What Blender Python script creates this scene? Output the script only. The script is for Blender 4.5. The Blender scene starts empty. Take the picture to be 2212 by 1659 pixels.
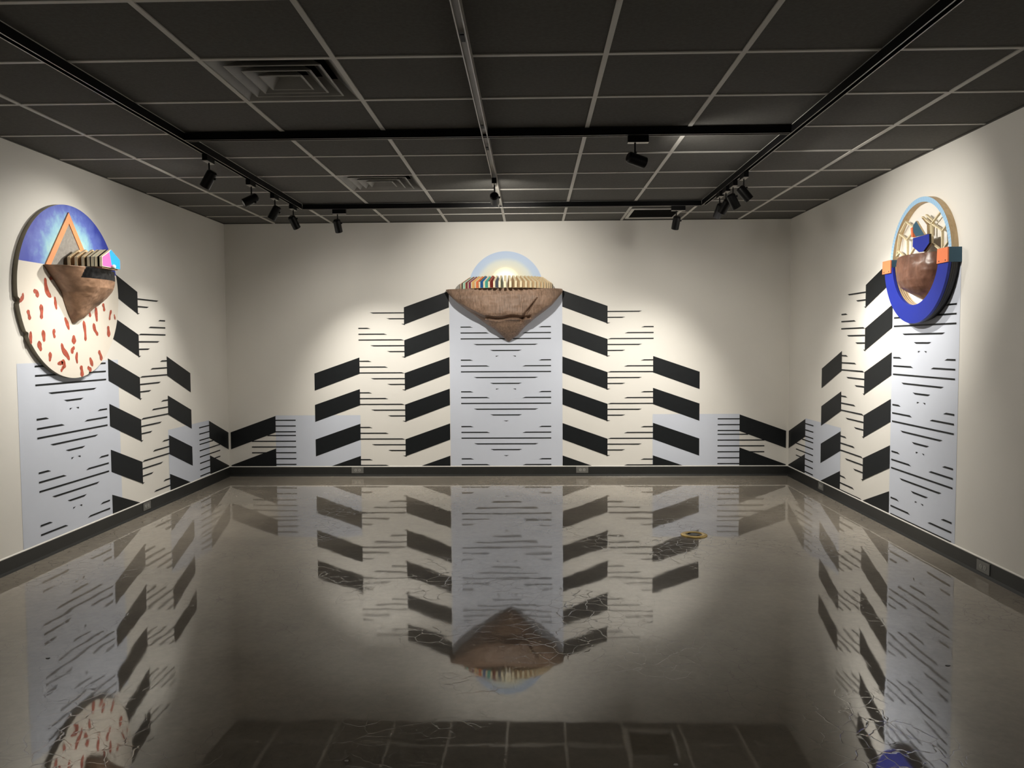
import bpy, bmesh, math, random
from mathutils import Vector, Matrix, noise
random.seed(7)
C = bpy.context.scene.collection
PI = math.pi
XW = 2.9798          # half width of the room
H = 2.69             # ceiling height
YF = -11.0           # wall behind the camera
G = 0.6096           # ceiling grid pitch
GY0 = -0.47          # first cross tee from the back wall
BB = 0.1             # baseboard height

# ------------------------------------------------------------------ helpers
def tag(o, label=None, cat=None, group=None, kind=None):
    if label: o['label'] = label
    if cat: o['category'] = cat
    if group: o['group'] = group
    if kind: o['kind'] = kind
    return o

def empty(name, loc, label, cat, group=None):
    o = bpy.data.objects.new(name, None)
    C.objects.link(o); o.location = loc
    o.empty_display_size = .1
    return tag(o, label, cat, group)

def link(name, bm, mats, parent=None, smooth=False):
    """mesh given in world coordinates; kept there although parented"""
    me = bpy.data.meshes.new(name)
    bmesh.ops.recalc_face_normals(bm, faces=bm.faces[:]) if not getattr(bm, '_keep', False) else None
    bm.to_mesh(me); bm.free()
    for m in (mats if isinstance(mats, (list, tuple)) else [mats]): me.materials.append(m)
    if smooth:
        for p in me.polygons: p.use_smooth = True
    o = bpy.data.objects.new(name, me); C.objects.link(o)
    if parent:
        o.parent = parent
        base = Matrix.Identity(4); q = parent
        while q: base = base @ Matrix.Identity(4); q = q.parent
        o.matrix_parent_inverse = world_of(parent).inverted()
    return o

def world_of(o):
    m = Matrix.LocRotScale(o.location, o.rotation_euler, o.scale)
    if o.parent: m = world_of(o.parent) @ o.matrix_parent_inverse @ m
    return m

def box(bm, x0, x1, y0, y1, z0, z1, M=None, mat=0):
    vs = [bm.verts.new(((M @ Vector(p)) if M else Vector(p))) for p in
          [(x0,y0,z0),(x1,y0,z0),(x1,y1,z0),(x0,y1,z0),(x0,y0,z1),(x1,y0,z1),(x1,y1,z1),(x0,y1,z1)]]
    for f in [(0,3,2,1),(4,5,6,7),(0,1,5,4),(1,2,6,5),(2,3,7,6),(3,0,4,7)]:
        bm.faces.new([vs[i] for i in f]).material_index = mat
    return vs

def bevel(bm, w, seg=2):
    bmesh.ops.bevel(bm, geom=bm.edges[:], offset=w, segments=seg, affect='EDGES', clamp_overlap=True)

def cyl(bm, M, r0, r1, z0, z1, n=32, caps=(True, True), mat=0):
    a = [bm.verts.new(M @ Vector((r0*math.cos(2*PI*k/n), r0*math.sin(2*PI*k/n), z0))) for k in range(n)]
    b = [bm.verts.new(M @ Vector((r1*math.cos(2*PI*k/n), r1*math.sin(2*PI*k/n), z1))) for k in range(n)]
    for k in range(n):
        bm.faces.new([a[k], a[(k+1) % n], b[(k+1) % n], b[k]]).material_index = mat
    if caps[0]: bm.faces.new(a[::-1]).material_index = mat
    if caps[1]: bm.faces.new(b).material_index = mat

def lathe(bm, M, prof, n=32, mat=0):
    rings = []
    for r, z in prof:
        if r < 1e-6: rings.append([bm.verts.new(M @ Vector((0, 0, z)))])
        else: rings.append([bm.verts.new(M @ Vector((r*math.cos(2*PI*k/n), r*math.sin(2*PI*k/n), z))) for k in range(n)])
    for a, b in zip(rings, rings[1:]):
        for k in range(n):
            q = [a[k % len(a)], a[(k+1) % len(a)], b[(k+1) % len(b)], b[k % len(b)]]
            u = []
            for v in q:
                if v not in u: u.append(v)
            if len(u) > 2:
                bm.faces.new(u).material_index = mat

def poly_prism(bm, P0, P1, mats=(0, 0, 0)):
    """P0 back loop, P1 front loop (lists of Vector); mats = front, side, back"""
    a = [bm.verts.new(p) for p in P0]; b = [bm.verts.new(p) for p in P1]
    bm.faces.new(b).material_index = mats[0]
    bm.faces.new(a[::-1]).material_index = mats[2]
    n = len(a)
    for k in range(n):
        bm.faces.new([a[k], a[(k+1) % n], b[(k+1) % n], b[k]]).material_index = mats[1]

# wall coordinates: u along the wall, z up, o out from the wall
def Pb(u, z, o=0): return Vector((u, -o, z))
def Pl(u, z, o=0): return Vector((-XW + o, u, z))
def Pr(u, z, o=0): return Vector((XW - o, u, z))

def lin(c):
    c = c/255.0
    return c/12.92 if c <= .04045 else ((c+.055)/1.055)**2.4
def rgb(r, g, b): return (lin(r), lin(g), lin(b), 1)

# ------------------------------------------------------------------ materials
def mat(name, col, rough=.6, metal=0, spec=.5, var=.0, scale=8, bump=0, bscale=200, emit=None, estr=0):
    m = bpy.data.materials.new(name); m.use_nodes = True
    nt = m.node_tree; N = nt.nodes; L = nt.links
    b = N['Principled BSDF']
    b.inputs['Base Color'].default_value = col
    b.inputs['Roughness'].default_value = rough
    b.inputs['Metallic'].default_value = metal
    b.inputs['Specular IOR Level'].default_value = spec
    tc = N.new('ShaderNodeTexCoord')
    if var:
        nz = N.new('ShaderNodeTexNoise'); nz.inputs['Scale'].default_value = scale; nz.inputs['Detail'].default_value = 6
        L.new(tc.outputs['Object'], nz.inputs['Vector'])
        mr = N.new('ShaderNodeMapRange'); mr.inputs[1].default_value = .3; mr.inputs[2].default_value = .7
        mr.inputs[3].default_value = 1-var; mr.inputs[4].default_value = 1+var
        L.new(nz.outputs['Fac'], mr.inputs[0])
        hs = N.new('ShaderNodeHueSaturation'); hs.inputs['Color'].default_value = col
        L.new(mr.outputs[0], hs.inputs['Value']); L.new(hs.outputs[0], b.inputs['Base Color'])
    if bump:
        n2 = N.new('ShaderNodeTexNoise'); n2.inputs['Scale'].default_value = bscale; n2.inputs['Detail'].default_value = 3
        L.new(tc.outputs['Object'], n2.inputs['Vector'])
        bp = N.new('ShaderNodeBump'); bp.inputs['Strength'].default_value = bump; bp.inputs['Distance'].default_value = .002
        L.new(n2.outputs['Fac'], bp.inputs['Height']); L.new(bp.outputs[0], b.inputs['Normal'])
    if emit:
        b.inputs['Emission Color'].default_value = emit; b.inputs['Emission Strength'].default_value = estr
    return m

def wood(name, c1, c2, axis='Z', scale=30, stretch=12, rough=.55, bump=.35):
    m = bpy.data.materials.new(name); m.use_nodes = True
    nt = m.node_tree; N = nt.nodes; L = nt.links; b = N['Principled BSDF']
    tc = N.new('ShaderNodeTexCoord'); mp = N.new('ShaderNodeMapping')
    s = [scale]*3; s['XYZ'.index(axis)] = scale/stretch
    mp.inputs['Scale'].default_value = s
    L.new(tc.outputs['Object'], mp.inputs['Vector'])
    n1 = N.new('ShaderNodeTexNoise'); n1.inputs['Scale'].default_value = 1.0; n1.inputs['Detail'].default_value = 8; n1.inputs['Roughness'].default_value = .65
    n1.inputs['Distortion'].default_value = .6
    L.new(mp.outputs[0], n1.inputs['Vector'])
    n2 = N.new('ShaderNodeTexNoise'); n2.inputs['Scale'].default_value = 5; n2.inputs['Detail'].default_value = 3
    L.new(tc.outputs['Object'], n2.inputs['Vector'])
    mx = N.new('ShaderNodeMath'); mx.operation = 'ADD'
    ml = N.new('ShaderNodeMath'); ml.operation = 'MULTIPLY'; ml.inputs[1].default_value = .5
    L.new(n2.outputs['Fac'], ml.inputs[0]); L.new(n1.outputs['Fac'], mx.inputs[0]); L.new(ml.outputs[0], mx.inputs[1])
    cr = N.new('ShaderNodeValToRGB'); cr.color_ramp.elements[0].position = .5; cr.color_ramp.elements[0].color = c1
    cr.color_ramp.elements[1].position = 1.0; cr.color_ramp.elements[1].color = c2
    L.new(mx.outputs[0], cr.inputs[0]); L.new(cr.outputs[0], b.inputs['Base Color'])
    b.inputs['Roughness'].default_value = rough
    bp = N.new('ShaderNodeBump'); bp.inputs['Strength'].default_value = bump; bp.inputs['Distance'].default_value = .004
    L.new(n1.outputs['Fac'], bp.inputs['Height']); L.new(bp.outputs[0], b.inputs['Normal'])
    return m

M = {}
M['wall'] = mat('wall_paint', (.84, .82, .775, 1), .62, spec=.3, var=.012, scale=3, bump=.12, bscale=260)
M['blue_panel'] = mat('pale_blue_paint', (.66, .705, .81, 1), .6, spec=.3, var=.012, scale=4, bump=.12, bscale=260)
M['black_paint'] = mat('black_paint', (.0085, .0105, .0125, 1), .5, spec=.3, var=.1, scale=20, bump=.1, bscale=260)
M['tile'] = mat('black_ceiling_tile', (.118, .115, .108, 1), .9, spec=.2, var=.10, scale=60, bump=.5, bscale=180)
M['tbar'] = mat('grey_ceiling_grid', (.60, .585, .55, 1), .5, var=.03)
M['baseboard'] = mat('dark_rubber_baseboard', (.021, .022, .021, 1), .4, var=.1, scale=12)
M['track'] = mat('black_track', (.004, .004, .0045, 1), .5, spec=.12)
M['track_grey'] = mat('pale_track', (.42, .40, .37, 1), .4, var=.05, scale=10)
M['lip'] = mat('track_lip_metal', (.45, .43, .40, 1), .35, metal=.6)
M['lamp'] = mat('black_lamp', (.004, .004, .0045, 1), .35, spec=.3)
M['lamp_in'] = mat('lamp_reflector', (.5, .5, .48, 1), .3, metal=.7)
M['lens'] = mat('glowing_lens', (.9, .85, .75, 1), .3, emit=(1, .9, .74, 1), estr=9)
M['vent'] = mat('grey_vent_metal', (.30, .295, .28, 1), .45, var=.06, scale=10)
M['void'] = mat('dark_void', (.002, .002, .002, 1), .95, spec=.05)
M['plate'] = mat('grey_outlet_plate', (.20, .20, .19, 1), .35, metal=.3)
M['socket'] = mat('outlet_socket', (.33, .33, .31, 1), .4)
M['brass'] = mat('brass', (.62, .45, .16, 1), .33, metal=.85, var=.06, scale=30)
M['dark_metal'] = mat('dark_metal', (.05, .05, .05, 1), .35, metal=.6)
M['ply'] = wood('birch_plywood', (.52, .36, .19, 1), (.72, .55, .34, 1), 'Z', 40, 10, .5, .12)
M['ply_edge'] = mat('pale_board_edge', (.80, .70, .47, 1), .5, var=.05, scale=60)
M['hull'] = wood('carved_brown_wood', (.10, .062, .042, 1), (.36, .235, .165, 1), 'Z', 70, 9, .55, .6)
M['bowl'] = wood('burl_wood', (.17, .095, .055, 1), (.42, .255, .165, 1), 'Y', 16, 2, .42, .35)
M['bowl2'] = wood('red_walnut_wood', (.085, .037, .024, 1), (.25, .125, .085, 1), 'Z', 18, 2.5, .33, .3)
M['canvas'] = mat('cream_board', (.80, .745, .66, 1), .6, var=.015, scale=6)
M['rim'] = mat('grey_brown_rim', (.30, .265, .20, 1), .5, var=.1, scale=20)
M['red'] = mat('red_cut', (.42, .085, .05, 1), .5, var=.35, scale=60)
M['orange'] = mat('orange_paint', (.87, .24, .10, 1), .5, var=.03)
M['orange2'] = mat('light_orange_paint', (.90, .33, .13, 1), .5, var=.08, scale=12)
M['gravel'] = mat('grey_textured_board', (.30, .28, .255, 1), .7, var=.15, scale=50, bump=.3)
M['ultramarine'] = mat('ultramarine_paint', (.008, .024, .33, 1), .5, var=.04)
M['teal'] = mat('teal_paint', (.035, .105, .165, 1), .5)
M['black'] = mat('black_edge', (.006, .006, .007, 1), .35)
M['groove'] = mat('dark_groove', (.02, .02, .02, 1), .8)
M['magenta'] = mat('magenta_paint', (.52, .09, .33, 1), .45)
M['cyan'] = mat('cyan_paint', (.0, .28, .72, 1), .45)
M['white'] = mat('white_paint', (.82, .82, .80, 1), .5)
for n, c in dict(mint=(.33, .68, .55, 1), salmon=(.80, .27, .22, 1), maroon=(.20, .022, .022, 1), plum=(.22, .035, .10, 1),
                 ochre=(.70, .45, .17, 1), deep_blue=(.03, .13, .36, 1), turquoise=(.12, .58, .47, 1), slate=(.20, .22, .30, 1),
                 brick=(.32, .05, .035, 1), olive=(.10, .075, .025, 1), pink=(.80, .45, .33, 1), sage=(.50, .55, .45, 1)).items():
    M[n] = mat(n + '_paint', c, .5)
M['sun'] = None

def radial_mat(name, plane, cu, cz, stops, noise_amt=.0, nscale=6, rough=.55):
    """colour by distance from a point of the painted disc: a painted gradient of the artwork"""
    m = bpy.data.materials.new(name); m.use_nodes = True
    nt = m.node_tree; N = nt.nodes; L = nt.links; b = N['Principled BSDF']; b.inputs['Roughness'].default_value = rough
    tc = N.new('ShaderNodeTexCoord'); mp = N.new('ShaderNodeMapping')
    mp.inputs['Location'].default_value = (-cu, 0, -cz) if plane == 'b' else (0, -cu, -cz)
    mp.inputs['Scale'].default_value = (1, 0, 1) if plane == 'b' else (0, 1, 1)
    L.new(tc.outputs['Object'], mp.inputs['Vector'])
    ln = N.new('ShaderNodeVectorMath'); ln.operation = 'LENGTH'; L.new(mp.outputs[0], ln.inputs[0])
    nz = N.new('ShaderNodeTexNoise'); nz.inputs['Scale'].default_value = nscale; nz.inputs['Detail'].default_value = 5; nz.inputs['Roughness'].default_value = .6
    L.new(tc.outputs['Object'], nz.inputs['Vector'])
    a = N.new('ShaderNodeMath'); a.operation = 'MULTIPLY_ADD'; a.inputs[1].default_value = noise_amt; a.inputs[2].default_value = -noise_amt/2
    L.new(nz.outputs['Fac'], a.inputs[0])
    s = N.new('ShaderNodeMath'); s.operation = 'ADD'; L.new(ln.outputs['Value'], s.inputs[0]); L.new(a.outputs[0], s.inputs[1])
    cr = N.new('ShaderNodeValToRGB'); el = cr.color_ramp.elements
    while len(el) < len(stops): el.new(.5)
    for e, (p, c) in zip(el, stops): e.position = p; e.color = c
    L.new(s.outputs[0], cr.inputs[0]); L.new(cr.outputs[0], b.inputs['Base Color'])
    return m
M['sky_disc'] = radial_mat('painted_blue_sky', 'l', -2.86, 1.98, [(0, (.55, .80, .66, 1)), (.17, (.50, .78, .70, 1)), (.27, (.28, .55, .72, 1)), (.36, (.12, .18, .62, 1)), (.47, (.035, .06, .48, 1))], .26, 11)
M['halo'] = radial_mat('painted_pale_halo', 'b', .005, 1.985, [(0, (.86, .82, .60, 1)), (.22, (.78, .76, .62, 1)), (.29, (.70, .74, .70, 1)), (.33, (.50, .62, .80, 1)), (.42, (.46, .58, .82, 1))], .02, 6)

M['sun'] = radial_mat('sun_added_glow', 'b', .004, 2.063, [(0, (.95, .92, .82, 1)), (.09, (.95, .92, .80, 1)), (.135, (.95, .84, .42, 1)), (.15, (.93, .80, .40, 1))], .0)
_b = M['sun'].node_tree.nodes['Principled BSDF']; _b.inputs['Emission Color'].default_value = (1, .95, .78, 1); _b.inputs['Emission Strength'].default_value = .35  # emission added so the sun disc reads as glowing, no lamp behind it

def ring_mat():
    m = bpy.data.materials.new('light_blue_dashed_paint'); m.use_nodes = True
    nt = m.node_tree; N = nt.nodes; L = nt.links; b = N['Principled BSDF']; b.inputs['Roughness'].default_value = .5
    tc = N.new('ShaderNodeTexCoord'); sp = N.new('ShaderNodeSeparateXYZ'); L.new(tc.outputs['Object'], sp.inputs[0])
    ay = N.new('ShaderNodeMath'); ay.operation = 'ADD'; ay.inputs[1].default_value = 2.81; L.new(sp.outputs['Y'], ay.inputs[0])
    az = N.new('ShaderNodeMath'); az.operation = 'ADD'; az.inputs[1].default_value = -1.97; L.new(sp.outputs['Z'], az.inputs[0])
    at = N.new('ShaderNodeMath'); at.operation = 'ARCTAN2'; L.new(ay.outputs[0], at.inputs[0]); L.new(az.outputs[0], at.inputs[1])
    mu = N.new('ShaderNodeMath'); mu.operation = 'MULTIPLY'; mu.inputs[1].default_value = 110; L.new(at.outputs[0], mu.inputs[0])
    si = N.new('ShaderNodeMath'); si.operation = 'SINE'; L.new(mu.outputs[0], si.inputs[0])
    gt = N.new('ShaderNodeMath'); gt.operation = 'GREATER_THAN'; gt.inputs[1].default_value = .25; L.new(si.outputs[0], gt.inputs[0])
    mx = N.new('ShaderNodeMix'); mx.data_type = 'RGBA'
    mx.inputs[6].default_value = (.33, .58, .85, 1); mx.inputs[7].default_value = (.45, .65, .86, 1)
    L.new(gt.outputs[0], mx.inputs[0]); L.new(mx.outputs[2], b.inputs['Base Color'])
    return m
M['ring'] = ring_mat()

def floor_mat():
    m = bpy.data.materials.new('polished_concrete'); m.use_nodes = True
    nt = m.node_tree; N = nt.nodes; L = nt.links; b = N['Principled BSDF']
    tc = N.new('ShaderNodeTexCoord')
    def nz(scale, det=5, rough=.55, vec=None, dist=0):
        n = N.new('ShaderNodeTexNoise'); n.inputs['Scale'].default_value = scale; n.inputs['Detail'].default_value = det
        n.inputs['Roughness'].default_value = rough; n.inputs['Distortion'].default_value = dist
        L.new(vec or tc.outputs['Object'], n.inputs['Vector']); return n
    n1 = nz(1.3, 7, .6); n2 = nz(26, 6, .7)
    mx = N.new('ShaderNodeMath'); mx.operation = 'MULTIPLY_ADD'; mx.inputs[1].default_value = .45
    L.new(n2.outputs['Fac'], mx.inputs[0]); L.new(n1.outputs['Fac'], mx.inputs[2])
    cr = N.new('ShaderNodeValToRGB'); e = cr.color_ramp.elements
    e[0].position = .45; e[0].color = FLOOR_A; e[1].position = .95; e[1].color = FLOOR_B
    L.new(mx.outputs[0], cr.inputs[0])
    # hairline crazing
    wp = nz(5, 3); wa = N.new('ShaderNodeVectorMath'); wa.operation = 'MULTIPLY_ADD'
    wa.inputs[1].default_value = (.12, .12, .12); L.new(wp.outputs['Color'], wa.inputs[0]); L.new(tc.outputs['Object'], wa.inputs[2])
    vo = N.new('ShaderNodeTexVoronoi'); vo.feature = 'DISTANCE_TO_EDGE'; vo.inputs['Scale'].default_value = 11
    L.new(wa.outputs[0], vo.inputs['Vector'])
    lt = N.new('ShaderNodeMapRange'); lt.inputs[1].default_value = .0; lt.inputs[2].default_value = .022; lt.inputs[3].default_value = 1; lt.inputs[4].default_value = 0
    L.new(vo.outputs['Distance'], lt.inputs[0])
    mk = nz(.9, 3); mk2 = N.new('ShaderNodeMapRange'); mk2.inputs[1].default_value = .48; mk2.inputs[2].default_value = .62
    L.new(mk.outputs['Fac'], mk2.inputs[0])
    cm = N.new('ShaderNodeMath'); cm.operation = 'MULTIPLY'; L.new(lt.outputs[0], cm.inputs[0]); L.new(mk2.outputs[0], cm.inputs[1])
    mc = N.new('ShaderNodeMix'); mc.data_type = 'RGBA'; mc.inputs[7].default_value = (.05, .043, .036, 1)
    cf = N.new('ShaderNodeMath'); cf.operation = 'MULTIPLY'; cf.inputs[1].default_value = .55; L.new(cm.outputs[0], cf.inputs[0])
    L.new(cf.outputs[0], mc.inputs[0]); L.new(cr.outputs[0], mc.inputs[6])
    L.new(mc.outputs[2], b.inputs['Base Color'])
    b.inputs['IOR'].default_value = FLOOR_IOR
    b.inputs['Specular IOR Level'].default_value = .5
    rr = N.new('ShaderNodeMapRange'); rr.inputs[3].default_value = .015; rr.inputs[4].default_value = .055
    L.new(n1.outputs['Fac'], rr.inputs[0]); L.new(rr.outputs[0], b.inputs['Roughness'])
    # slow undulation of the polish, fine orange peel and the cracks
    w1 = nz(1.6, 2, .4); w2 = nz(7, 2, .4)
    b1 = N.new('ShaderNodeBump'); b1.inputs['Strength'].default_value = 1; b1.inputs['Distance'].default_value = .0014; L.new(w1.outputs['Fac'], b1.inputs['Height'])
    b2 = N.new('ShaderNodeBump'); b2.inputs['Strength'].default_value = 1; b2.inputs['Distance'].default_value = .0002
    L.new(w2.outputs['Fac'], b2.inputs['Height']); L.new(b1.outputs[0], b2.inputs['Normal'])
    b3 = N.new('ShaderNodeBump'); b3.invert = True; b3.inputs['Strength'].default_value = .5; b3.inputs['Distance'].default_value = .0004
    L.new(cm.outputs[0], b3.inputs['Height']); L.new(b2.outputs[0], b3.inputs['Normal'])
    L.new(b3.outputs[0], b.inputs['Normal'])
    return m
FLOOR_A = (.19, .170, .142, 1); FLOOR_B = (.33, .293, .243, 1); FLOOR_IOR = 2.0
M['floor'] = floor_mat()

# ------------------------------------------------------------------ the room
def structure(name, bm, m):
    return tag(link(name, bm, m), kind='structure')
T = .12
bm = bmesh.new(); box(bm, -XW-T, XW+T, YF-T, T, -.1, 0); structure('floor', bm, M['floor'])
bm = bmesh.new(); box(bm, -XW-T, XW+T, 0, T, 0, H+.25); structure('wall_back', bm, M['wall'])
bm = bmesh.new(); box(bm, -XW-T, -XW, YF, 0, 0, H+.25); structure('wall_left', bm, M['wall'])
bm = bmesh.new(); box(bm, XW, XW+T, YF, 0, 0, H+.25); structure('wall_right', bm, M['wall'])
bm = bmesh.new(); box(bm, -XW-T, XW+T, YF-T, YF, 0, H+.25); structure('wall_front', bm, M['wall'])

def baseboard(name, P, u0, u1, t=.007):
    bm = bmesh.new()
    pr = [(0, 0), (.013, 0), (.010, .010), (t, .018), (t, BB-.004), (t-.002, BB), (0, BB)]
    poly_prism(bm, [P(u0, z, o) for o, z in pr], [P(u1, z, o) for o, z in pr])
    structure(name, bm, M['baseboard'])
baseboard('baseboard_back', Pb, -XW, XW)
baseboard('baseboard_left', Pl, YF, 0)
baseboard('baseboard_right', Pr, YF, 0)
# thin painted bead standing on the baseboard
def bead(name, P, u0, u1):
    bm = bmesh.new()
    pr = [(0, BB), (.006, BB), (.006, BB+.004), (0, BB+.009)]
    poly_prism(bm, [P(u0, z, o) for o, z in pr], [P(u1, z, o) for o, z in pr]); structure(name, bm, M['wall'])
bead('trim_1', Pb, -XW, XW); bead('trim_2', Pl, YF, 0); bead('trim_3', Pr, YF, 0)

# ceiling: tiles above a grid, cells with vents left open
ix = list(range(-5, 6)); XS = [-XW] + [i*G for i in range(-4, 5)] + [XW]
YS = [0] + [GY0 - j*G for j in range(0, 18)] + [YF]
OPEN = {(-2, 7), (-2, 3)}     # (i of left line, j of the line towards the camera)
bm = bmesh.new()
for a in range(len(XS)-1):
    for c in range(len(YS)-1):
        i = a-5; j = c      # cell between line i and i+1, between line j-1 and j
        if (i, j) in OPEN: continue
        box(bm, XS[a], XS[a+1], YS[c+1], YS[c], H+.006, H+.03)
box(bm, -XW-T, XW+T, YF-T, T, H+.25, H+.3)
structure('ceiling', bm, M['tile'])
bm = bmesh.new(); w = .012
for x in XS[1:-1]: box(bm, x-w, x+w, YF, 0, H, H+.006); box(bm, x-.001, x+.001, YF, 0, H+.006, H+.04)
for y in YS[1:-1]:
    for a in range(len(XS)-1):
        x0 = XS[a] + (w if a else 0); x1 = XS[a+1] - (w if a < len(XS)-2 else 0)
        box(bm, x0, x1, y-w*.95, y+w*.95, H+.0005, H+.006)
structure('trim_4', bm, M['tbar'])
bm = bmesh.new(); w2 = .016
box(bm, -XW, -XW+w2, YF, 0, H, H+.005); box(bm, XW-w2, XW, YF, 0, H, H+.005); box(bm, -XW+w2, XW-w2, -w2, 0, H, H+.005)
structure('trim_5', bm, mat('dark_wall_angle', (.05, .047, .042, 1), .6))

# ------------------------------------------------------------------ ceiling vents
def vent(i, j, label):
    x0, x1 = i*G+.012, (i+1)*G-.012; y1 = GY0-(j-1)*G-.012; y0 = GY0-j*G+.012
    cx, cy = (x0+x1)/2, (y0+y1)/2; hs = (x1-x0)/2
    t = empty('ceiling_vent', (cx, cy, H), label, 'vent', 'square ceiling air vents')
    bm = bmesh.new(); box(bm, x0-.008, x1+.008, y0-.008, y1+.008, H+.20, H+.205)
    for (a, b, c, d) in ((x0-.008, x0-.003, y0-.008, y1+.008), (x1+.003, x1+.008, y0-.008, y1+.008), (x0, x1, y0-.008, y0-.003), (x0, x1, y1+.003, y1+.008)):
        box(bm, a, b, c, d, H+.03, H+.205)
    link('duct_box', bm, M['void'], t)
    def frustum(s0, z0, s1, z1, lip, name):
        bm = bmesh.new()
        def sq(s, z): return [bm.verts.new((cx+a*s, cy+b*s, z)) for a, b in ((-1,-1),(1,-1),(1,1),(-1,1))]
        A = sq(s0, z0); B = sq(s0-lip, z0-.001); Cc = sq(s1, z1); D = sq(s1-.002, z1+.001); E_ = sq(s0-.001, z0+.003)
        for P_, Q_ in ((A, B), (B, Cc), (Cc, D), (D, E_), (E_, A)):
            for k in range(4): bm.faces.new([P_[k], P_[(k+1) % 4], Q_[(k+1) % 4], Q_[k]])
        link(name, bm, M['vent'], t)
    frustum(hs-.001, H+.004, hs-.088, H+.078, .006, 'outer_cone')
    frustum(hs-.066, H+.001, hs-.150, H+.070, .008, 'louvre_ring')
    frustum(hs-.128, H-.002, hs-.205, H+.060, .008, 'louvre_ring')
    frustum(hs-.188, H-.004, hs-.245, H+.045, .008, 'louvre_ring')
    bm = bmesh.new(); s = hs-.243
    box(bm, cx-s, cx+s, cy-s, cy+s, H+.040, H+.043); cyl(bm, Matrix.Translation((cx, cy, 0)), .006, .006, H+.036, H+.041, 12)
    link('centre_plate', bm, M['vent'], t)
vent(-2, 7, 'large grey square louvred air vent in the ceiling nearest the camera')
vent(-2, 3, 'grey square louvred air vent farther back in the ceiling, between the two cross tracks')
# surface hatch by the back wall
t = empty('return_air_grille', (1.48, -.44, H), 'black rectangular air opening with pale frame in the ceiling by the back wall', 'air grille')
bm = bmesh.new()
a0, a1, b0, b1 = 1.235, 1.735, -.72, -.165
def rect(x0, x1, y0, y1, z): return [Vector((x0, y0, z)), Vector((x1, y0, z)), Vector((x1, y1, z)), Vector((x0, y1, z))]
R0 = rect(a0, a1, b0, b1, H+.0); R1 = rect(a0, a1, b0, b1, H-.010); R2 = rect(a0+.028, a1-.028, b0+.02, b1-.045, H-.010); R3 = rect(a0+.028, a1-.028, b0+.02, b1-.045, H-.001)
L4 = [[bm.verts.new(p) for p in R] for R in (R0, R1, R2, R3)]
for A, B in zip(L4, L4[1:]):
    for k in range(4): bm.faces.new([A[k], A[(k+1) % 4], B[(k+1) % 4], B[k]])
link('frame', bm, M['tbar'], t)
bm = bmesh.new(); box(bm, a0+.02, a1-.02, b0+.015, b1-.04, H-.004, H-.001)
link('dark_panel', bm, M['void'], t)

# ------------------------------------------------------------------ lighting tracks
ZT = H-.044
def track(label, x0, x1, y0, y1, grey=False):
    cx, cy = (x0+x1)/2, (y0+y1)/2
    t = empty('lighting_track', (cx, cy, H), label, 'lighting track', 'ceiling lighting tracks')
    along_y = abs(y1-y0) > abs(x1-x0)
    bm = bmesh.new(); w = .018
    def bar(a, b, z0, z1, bmm):
        if along_y: box(bmm, cx+a, cx+b, y0, y1, z0, z1)
        else: box(bmm, x0, x1, cy+a, cy+b, z0, z1)
    bar(-w, w, ZT+.016, H-.0005, bm); bar(-w, -w+.005, ZT, ZT+.016, bm); bar(w-.005, w, ZT, ZT+.016, bm)
    link('rail_body', bm, M['track_grey'] if grey else M['track'], t)
    bm = bmesh.new(); bar(-w+.0002, -w+.0052, ZT-.0012, ZT, bm); bar(w-.0052, w-.0002, ZT-.0012, ZT, bm)
    link('rail_lip', bm, M['lip'], t)
    return t
XT = 1.832; YB = -1.10; YM = -3.535
track('black lighting track running along the left side of the ceiling', -XT, -XT, YF+.3, YB-.02)
track('black lighting track running along the right side of the ceiling', XT, XT, YF+.3, YB-.02)
track('black cross track nearest the back wall', -XT+.02, XT-.02, YB, YB)
track('long black cross track in front of the hanging middle lamps, farther from the back wall', -XT+.02, XT-.02, YM, YM)
t = track('pale grey lighting track down the middle of the ceiling', 0, 0, YF+.3, YB-.02, True)
for (xx, yy) in ((0, -5.05), (0, -3.75), (0, -3.25)):
    bm = bmesh.new(); box(bm, -.008, .008, yy-.05, yy+.02, ZT-.003, ZT+.002)
    link('track_joiner', bm, M['track'], t)

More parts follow.
